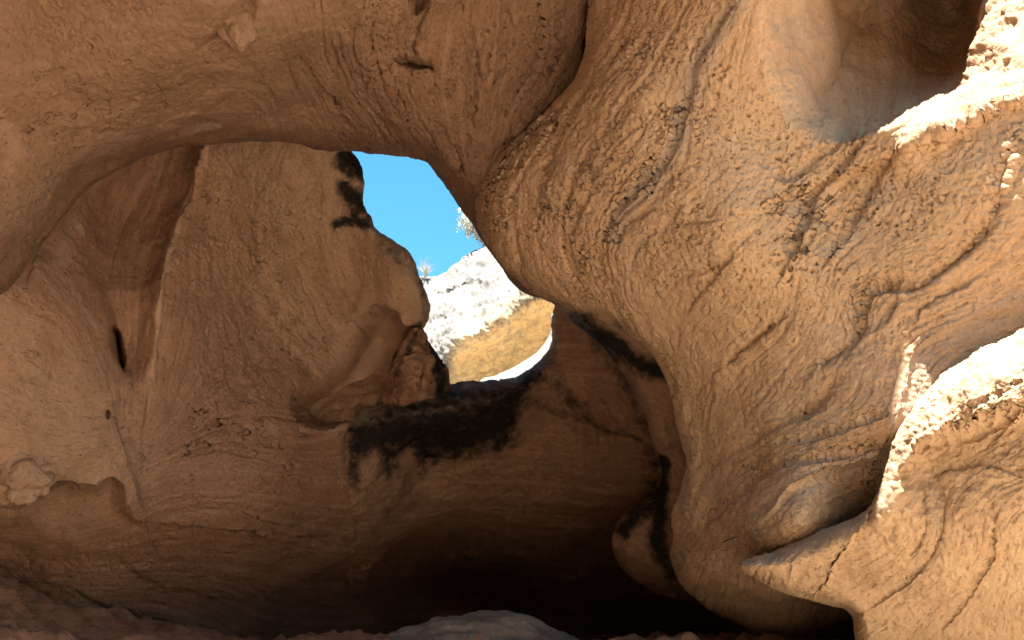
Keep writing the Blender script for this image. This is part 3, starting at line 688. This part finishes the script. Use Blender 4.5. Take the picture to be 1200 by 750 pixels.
# ---------- Q: the lobe tucked behind the great bulge
Q = Rock([(640, 330), (664, 372), (700, 402), (728, 436), (752, 480), (768, 530), (774, 556), (764, 580), (740, 596), (722, 614), (716, 640), (730, 668), (760, 690), (800, 700), (900, 720), (960, 500), (880, 380), (760, 330)],
         [(660, 365, 6.9), (740, 420, 6.75), (770, 500, 6.85), (800, 560, 7.0), (760, 620, 6.9), (760, 670, 7.0), (820, 660, 6.9), (850, 450, 6.6), (720, 400, 6.7), (735, 640, 6.9), (780, 590, 7.05)],
         roll=[(680, 380, 14, .3), (740, 460, 16, .35), (770, 540, 14, .35), (720, 630, 36, .5), (760, 690, 40, .6), (900, 500, 20, .2)], wob=2.5, seed=16)
Q.bed([(0, [(660, 365), (760, 400), (800, 420)]), (4, [(740, 480), (800, 520)]), (8, [(720, 640), (800, 680)])])
Q.stroke('var', [(676, 380), (702, 394), (726, 412), (752, 426), (776, 432)], 17, 1.0, wob=3)
Q.stroke('var', [(738, 455), (760, 500), (772, 550)], 6, .45, wob=5)
Q.stroke('var', [(772, 545), (770, 590), (745, 602), (728, 622)], 13, .9, wob=4); Q.stroke('var', [(775, 590), (772, 640), (790, 668)], 14, .85, wob=4)
Q.fill('tin', [(660, 365, .7), (770, 480, .5), (760, 650, .5), (800, 550, .5)]); Q.fill('pit', [(660, 365, .4), (770, 480, .05), (760, 650, .1)])
Q.stroke('pat_sheen', [(652, 360), (690, 385)], 7, .8)
relief(Q, strata=0.01, sfreq=2, pits=0.02, psize=0.05, rough=0.03, big=0.04, seed=121)
o = Q.build('rock_lobe', M_RED, thick=1.0, inward=20)
tag(o, 'smooth brown rock lobe with a black band, tucked behind the great bulge', 'rock')

# ---------- the layered tooth left of the sill
T = Rock([(448, 472), (456, 442), (462, 418), (472, 396), (484, 383), (499, 388), (506, 404), (516, 420), (524, 434), (522, 456), (500, 468)],
         [(465, 450, 7.25), (490, 400, 7.2), (500, 430, 7.05), (520, 440, 7.5), (480, 440, 7.05), (495, 462, 6.98)], roll=4, rollm=.1, wob=4, step=1.2, seed=17)
T.bed([(0, [(455, 440), (500, 395)]), (6, [(470, 470), (525, 440)])])
T.groove([(497, 395), (500, 420), (488, 462)], .08, 4, 2)
T.groove([(482, 400), (474, 430), (462, 462)], .05, 4, 2)
T.at['tin'][:] = .8
T.stroke('var', [(508, 405), (514, 435), (515, 460)], 9, .95, wob=3); T.stroke('var', [(486, 392), (476, 410), (465, 440)], 4, .7, wob=3)
T.at['dus_sun'][:] = .15
relief(T, strata=0.07, sfreq=2.2, pits=0, rough=0.05, big=0.04, seed=131, saw=.8, grain=.01)
o = T.build('rock_tooth', M_RED, thick=.5, inward=10)
tag(o, 'small jagged layered red rock standing between the sill and the left pillar', 'rock')

# ---------- rib: sunlit crescent beyond the sill
Rb = Rock([(560, 452), (582, 440), (594, 434), (609, 426), (626, 415), (638, 402), (645, 388), (649, 366), (690, 380), (690, 520), (560, 520)],
          [(570, 452, 10.4), (610, 430, 10.4), (640, 405, 10.5), (600, 470, 9.6), (640, 440, 9.7), (680, 440, 10.0), (600, 510, 9.4)], roll=16, rollm=.5, wob=1, step=1.2, seed=18)
Rb.at['tin'][:] = 1.0
relief(Rb, strata=0.004, rough=0.01, big=0.01, pits=0, seed=141)
o = Rb.build('rock_rib', M_PALE, thick=.8, inward=20)
tag(o, 'thin crescent of sunlit white rock just above the black stained sill', 'rock')

# ---------- the far outcrop in full sun
F = Rock([(380, 300), (470, 322), (497, 324), (515, 323), (535, 309), (552, 297), (570, 287), (600, 272), (660, 240), (760, 240), (800, 420), (740, 560), (500, 560), (400, 500)],
         [(500, 335, 20.5), (540, 320, 20), (520, 400, 17.0), (540, 398, 16.4), (580, 372, 16.2), (620, 345, 16.2), (660, 330, 16.2), (525, 440, 16.6), (560, 440, 17.6), (600, 420, 17.6), (640, 380, 17.3), (560, 350, 18.2), (600, 325, 18.1), (500, 420, 16.9), (550, 520, 18.4), (700, 450, 17.6), (440, 420, 17.5), (420, 320, 20.5), (560, 292, 20.6), (605, 268, 20.8), (560, 320, 19.5), (595, 308, 19.3), (640, 290, 19.0), (720, 240, 20.5)],
         roll=14, rollm=.6, wob=2, step=1.5, seed=19)
F.bed([(0, [(500, 330), (580, 290)]), (3, [(500, 400), (560, 360), (640, 320)]), (5, [(530, 420), (640, 360)]), (8, [(530, 460), (640, 420)])])
F.stroke('pat_sheen', [(540, 404), (580, 378), (622, 352)], 12, .55); F.stroke('var', [(590, 368), (618, 350), (630, 350)], 8, .55)
F.fill('pit', [(540, 340, .02), (600, 420, .4), (560, 440, .4), (620, 330, .02)])
F.fill('tin', [(500, 330, 1.0), (560, 300, 1.0), (520, 400, 1.0), (580, 350, 1.0), (610, 335, .9), (545, 405, .2), (585, 380, .1), (625, 355, .1), (600, 420, .0), (560, 440, .0), (640, 400, 0)])
for L, a, w in [([(505, 350), (540, 335), (570, 330)], .12, 4), ([(505, 375), (540, 365)], .12, 4), ([(560, 345), (600, 335)], .1, 4), ([(580, 425), (630, 395)], .1, 3), ([(555, 445), (610, 425)], .08, 3), ([(570, 410), (630, 375)], .08, 3)]:
    F.groove(L, a, w)
relief(F, strata=0.07, sfreq=3, pits=.02, psize=.16, rough=0.07, big=0.12, seed=151, dash=.9, grain=.03)
o = F.build('far_outcrop', M_PALE, thick=4, inward=20)
tag(o, 'distant rock slope bleached white by the sun above a yellow overhang, framed by the opening', 'rock')

# ---------- bottom: cave shelf and grey boulder
def noisy_blob(name, c, r, mat, parent=None, n=64, amp=.12, freq=1.6, seed=0, flat=None, rot=0.0, attrs=None):
    th = np.linspace(0, math.pi, n // 2 + 1)[1:-1]; ph = np.linspace(0, 2 * math.pi, n, endpoint=False)
    T_, P_ = np.meshgrid(th, ph, indexing='ij')
    d = np.stack([np.sin(T_) * np.cos(P_), np.sin(T_) * np.sin(P_), np.cos(T_)], -1).reshape(-1, 3)
    d = np.concatenate([d, [[0, 0, 1], [0, 0, -1]]])
    k = 1 + amp * fbm(d * freq + seed, 4, seed) 
    v = d * k[:, None] * np.array(r)
    ca, sa = math.cos(rot), math.sin(rot)
    v = np.stack([v[:, 0] * ca - v[:, 1] * sa, v[:, 0] * sa + v[:, 1] * ca, v[:, 2]], -1) + np.array(c)
    m = len(th); F_ = []
    for i in range(m - 1):
        for j in range(n):
            F_.append((i * n + j, (i + 1) * n + j, (i + 1) * n + (j + 1) % n, i * n + (j + 1) % n))
    t, b = m * n, m * n + 1
    for j in range(n):
        F_.append((t, j, (j + 1) % n)); F_.append((b, (m - 1) * n + (j + 1) % n, (m - 1) * n + j))
    return mesh_obj(name, v, F_, mat, parent)

# shelf: an uneven rock floor at about eye height, just under the frame
sx = np.linspace(-6, 5, 420); sy = np.linspace(0.2, 12.5, 420)
SX, SY = np.meshgrid(sx, sy)
zz = 1.56 - 1.2 * sst(5.6, 2.0, SY) - 0.06 * (SY - 5) * 0 + 0.10 * fbm(np.stack([SX * .7, SY * .7, SX * 0], -1), 4, 5) + 0.09 * fbm(np.stack([SX * 2.2, SY * 4, SX * 0], -1), 4, 6, 0.6)
zz += 0.05 * fbm(np.stack([SX * 8, SY * 14, SX * 0], -1), 3, 8, .6) + 0.46 * sst(-1.6, -4.2, SX) - 0.12 * sst(5.5, 4.0, SY) - 1.7 * np.maximum(sst(1.2, 0.3, SY), sst(5.6, 3.9, SY) * sst(-0.9, 0.3, SX))
pts = np.stack([SX, SY, zz], -1)
ny, nx = SX.shape; idx = np.arange(nx * ny).reshape(ny, nx)
q = np.stack([idx[:-1, :-1], idx[:-1, 1:], idx[1:, 1:], idx[1:, :-1]], -1).reshape(-1, 4)
shelf = mesh_obj('rock_shelf', pts.reshape(-1, 3), q, M_RED, None, {'bed': pts[..., 2].ravel() * 14 + SX.ravel() * .5, 'pat_sheen': np.full(nx * ny, .25), 'tin': np.full(nx * ny, .6), 'pit': np.full(nx * ny, .2), 'var': np.zeros(nx * ny), 'dus_sun': np.zeros(nx * ny)})
tag(shelf, 'dim uneven rock shelf along the bottom of the cave', 'rock ledge')

bc = at(np.array(565.), np.array(790.), np.array(5.6))
bo = noisy_blob('boulder', bc, (.74, .5, .355), M_GREY, None, 200, .15, 2.3, 3, rot=.2)
tag(bo, 'flat grey boulder resting on the cave shelf at the bottom centre', 'boulder')

# pebble in the roof and knob on the wall
def place(u, v, rk):
    k = np.argmin((rk.U0 - u) ** 2 + (rk.V0 - v) ** 2); return rk.P.reshape(-1, 3)[k]
pc = place(277, 22, B)
noisy_blob('pebble', pc + np.array([0, .03, 0]), (.10, .09, .135), M_ROOF, roof, 56, .34, 1.5, 9, rot=.5)
kc = place(22, 560, C)
nod = noisy_blob('nodule', kc, (.17, .13, .155), M_RED, wall, 72, .34, 2.2, 14)
noisy_blob('lichen_patch', place(6, 567, C) + np.array([.02, -.15, 0]), (.022, .02, .028), M_LICHEN, nod, 20, .3, 2, 3)

# ---------- plants beyond the opening
def shrub(name, root, h, w, nst, nleaf, leafsize, seed, label, lean=0):
    rr = np.random.default_rng(seed)
    e = link(bpy.data.objects.new(name, None)); e.location = root
    tv, tf, lv, lf = [], [], [], []
    for i in range(nst):
        a = rr.uniform(0, 2 * math.pi); sp = rr.uniform(.1, 1) * w
        tip = np.array([math.cos(a) * sp + lean, math.sin(a) * sp, h * rr.uniform(.55, 1.05)])
        mid = tip * np.array([.35, .35, .6]) + rr.normal(0, .03 * h, 3)
        pp = [np.zeros(3), mid, tip]
        pp = [((1 - t) ** 2) * pp[0] + 2 * t * (1 - t) * pp[1] + t * t * pp[2] for t in np.linspace(0, 1, 6)]
        for k, p in enumerate(pp):
            rad = .012 * h * (1 - k / 6.5)
            for j in range(4):
                tv.append(p + rad * np.array([math.cos(j * math.pi / 2), math.sin(j * math.pi / 2), 0]))
        b = len(tv) - 24
        for k in range(5):
            for j in range(4):
                tf.append((b + k * 4 + j, b + k * 4 + (j + 1) % 4, b + k * 4 + 4 + (j + 1) % 4, b + k * 4 + 4 + j))
        for _ in range(nleaf):
            t = rr.uniform(.35, 1.05); c = pp[min(5, int(t * 5))] + rr.normal(0, .07 * h, 3)
            d1 = rr.normal(0, 1, 3); d1 /= np.linalg.norm(d1); d2 = np.cross(d1, rr.normal(0, 1, 3)); d2 /= np.linalg.norm(d2)
            s_ = leafsize * rr.uniform(.6, 1.3); b2 = len(lv)
            lv += [c - d1 * s_, c + d2 * s_ * .4, c + d1 * s_, c - d2 * s_ * .4]; lf.append((b2, b2 + 1, b2 + 2, b2 + 3))
    mesh_obj('stem', tv, tf, M_TWIG, e)
    if lf: mesh_obj('foliage', lv, lf, M_LEAF, e, smooth=False)
    tag(e, label, 'shrub'); return e
shrub('shrub', place(579, 288, F) + np.array([0, .62, .18]), 1.15, .6, 34, 120, .06, 5, 'pale dry shrub high on the far slope, showing against the sky', -.55)
def tuft(name, root, h, n, seed, label):
    rr = np.random.default_rng(seed); v, f = [], []
    for i in range(n):
        a = rr.uniform(0, 2 * math.pi); L = h * rr.uniform(.5, 1.1); sp = L * rr.uniform(.15, .8)
        dx, dy = math.cos(a), math.sin(a); wd = .012
        b0 = len(v)
        for t in (0, .4, .75, 1):
            p = np.array([dx * sp * t * t, dy * sp * t * t, L * t * (1 - .2 * t)]); s_ = wd * (1 - t * .9)
            v += [p + np.array([-dy * s_, dx * s_, 0]), p - np.array([-dy * s_, dx * s_, 0])]
        for k in range(3): f.append((b0 + 2 * k, b0 + 2 * k + 1, b0 + 2 * k + 3, b0 + 2 * k + 2))
    o_ = mesh_obj(name, v, f, M_STRAW); o_.location = root
    tag(o_, label, 'grass tuft')
tuft('grass_tuft', place(498, 329, F), .55, 90, 4, 'pale grass tuft on the skyline of the far slope beside the pillar')

# ---------- ground and an unseen rock wall behind the viewer, added to shape the light
gx = np.concatenate([np.linspace(-300, -20, 12), np.linspace(-18, 18, 120), np.linspace(20, 300, 12)])
GX, GY = np.meshgrid(gx, gx)
GZ = .12 * fbm(np.stack([GX * .3, GY * .3, GX * 0], -1), 4, 77) - .05
GZ += 1.15 * sst(1.6, 3.8, GY) * sst(5.6, 5.0, GY) * sst(0.1, 0.9, GX)  # unseen bench, raised to bounce sunlight up at the right-hand rock
GZ += 4.1 * sst(12.2, 14, GY) * sst(12, 8, np.abs(GX))  # unseen bench, added so light bounces onto the far overhang
pts = np.stack([GX, GY, GZ], -1); ny, nx = GX.shape; idx = np.arange(nx * ny).reshape(ny, nx)
q = np.stack([idx[:-1, :-1], idx[:-1, 1:], idx[1:, 1:], idx[1:, :-1]], -1).reshape(-1, 4)
tag(mesh_obj('ground', pts.reshape(-1, 3), q, M_SAND), kind='structure')
path = smooth_line([(-5.5, 9), (-6.5, 4), (-7, -1), (-6.5, -5.5), (-3, -8), (3, -9), (9, -9), (18, -6), (26, 0)], False, 20)
hh = np.interp(np.linspace(0, 1, len(path)), [0, .35, .5, .7, 1], [11, 11, 9, 7, 6])
tz = np.linspace(0, 1, 50)
LEAN = np.interp(np.linspace(0, 1, len(path)), [0, .3, .45, .55, 1], [4, 4, 2, 0, 0])  # inward lean added to shade the ground on the left
PX, TZ = np.meshgrid(np.arange(len(path)), tz)
nrm = np.stack([-np.gradient(path[:, 1]), np.gradient(path[:, 0])], -1); nrm /= np.linalg.norm(nrm, axis=1, keepdims=True)
pts = np.zeros(PX.shape + (3,)); pts[..., :2] = path[PX]; pts[..., 2] = -.5 + TZ * hh[PX]
pts[..., :2] += nrm[PX] * (LEAN[PX] * np.clip(TZ, 0, 1) ** 1.3 - .1 * pts[..., 2] + .9 * fbm(pts * .25, 4, 55))[..., None]
ny, nx = PX.shape; idx = np.arange(nx * ny).reshape(ny, nx)
q = np.stack([idx[:-1, :-1], idx[:-1, 1:], idx[1:, 1:], idx[1:, :-1]], -1).reshape(-1, 4)
top = idx[-1]
back = pts[-1] + np.concatenate([-nrm * 12, np.full((nx, 1), .5)], 1)
V_ = np.concatenate([pts.reshape(-1, 3), back]); nb = nx * ny + np.arange(nx)
q = np.concatenate([q, np.stack([top[:-1], top[1:], nb[1:], nb[:-1]], -1)])
tag(mesh_obj('unseen_cliff', V_, q, M_CLIFF), kind='structure')

# =================================================================== LIGHT
SUN_EL = R(75); SUN_AZ = R(200)     # azimuth from +Y (straight ahead) towards +X
sd = np.array([math.sin(SUN_AZ) * math.cos(SUN_EL), math.cos(SUN_AZ) * math.cos(SUN_EL), math.sin(SUN_EL)])
w = bpy.data.worlds.new('World'); scene.world = w; w.use_nodes = True
nt = w.node_tree; bg = nt.nodes['Background']
sky = nt.nodes.new('ShaderNodeTexSky'); sky.sky_type = 'NISHITA'; sky.sun_disc = False
sky.sun_elevation = SUN_EL; sky.sun_rotation = SUN_AZ
sky.air_density = 1.0; sky.dust_density = 0.2; sky.ozone_density = 1.0
tint = nt.nodes.new('ShaderNodeMix'); tint.data_type = 'RGBA'; tint.blend_type = 'MULTIPLY'; tint.inputs[0].default_value = 1
nt.links.new(sky.outputs[0], tint.inputs[6]); tint.inputs[7].default_value = (0.42, 0.98, 1.0, 1)
nt.links.new(tint.outputs[2], bg.inputs[0]); bg.inputs[1].default_value = 0.055
sl = bpy.data.lights.new('sun', 'SUN'); sl.energy = 5.0; sl.angle = R(.5); sl.color = (1, .965, .91)
so = link(bpy.data.objects.new('sun', sl))
from mathutils import Vector
so.rotation_euler = Vector(-sd).to_track_quat('-Z', 'Y').to_euler()

cam = bpy.data.cameras.new('camera'); co_ = link(bpy.data.objects.new('camera', cam))
cam.sensor_fit = 'HORIZONTAL'; cam.angle = HF; cam.clip_end = 2000; cam.clip_start = .05
co_.location = CAM; co_.rotation_euler = (math.pi / 2 + PITCH, 0, 0)
scene.camera = co_

scene.view_settings.view_transform = 'Standard'; scene.view_settings.look = 'None'
scene.view_settings.exposure = 2.54; scene.view_settings.gamma = 1
cy = scene.cycles
cy.max_bounces = 8; cy.diffuse_bounces = 6; cy.use_adaptive_sampling = True; cy.adaptive_threshold = 0.025; cy.use_denoising = True; cy.denoising_prefilter = 'ACCURATE'
try: cy.denoiser = 'OPENIMAGEDENOISE'
except Exception: pass
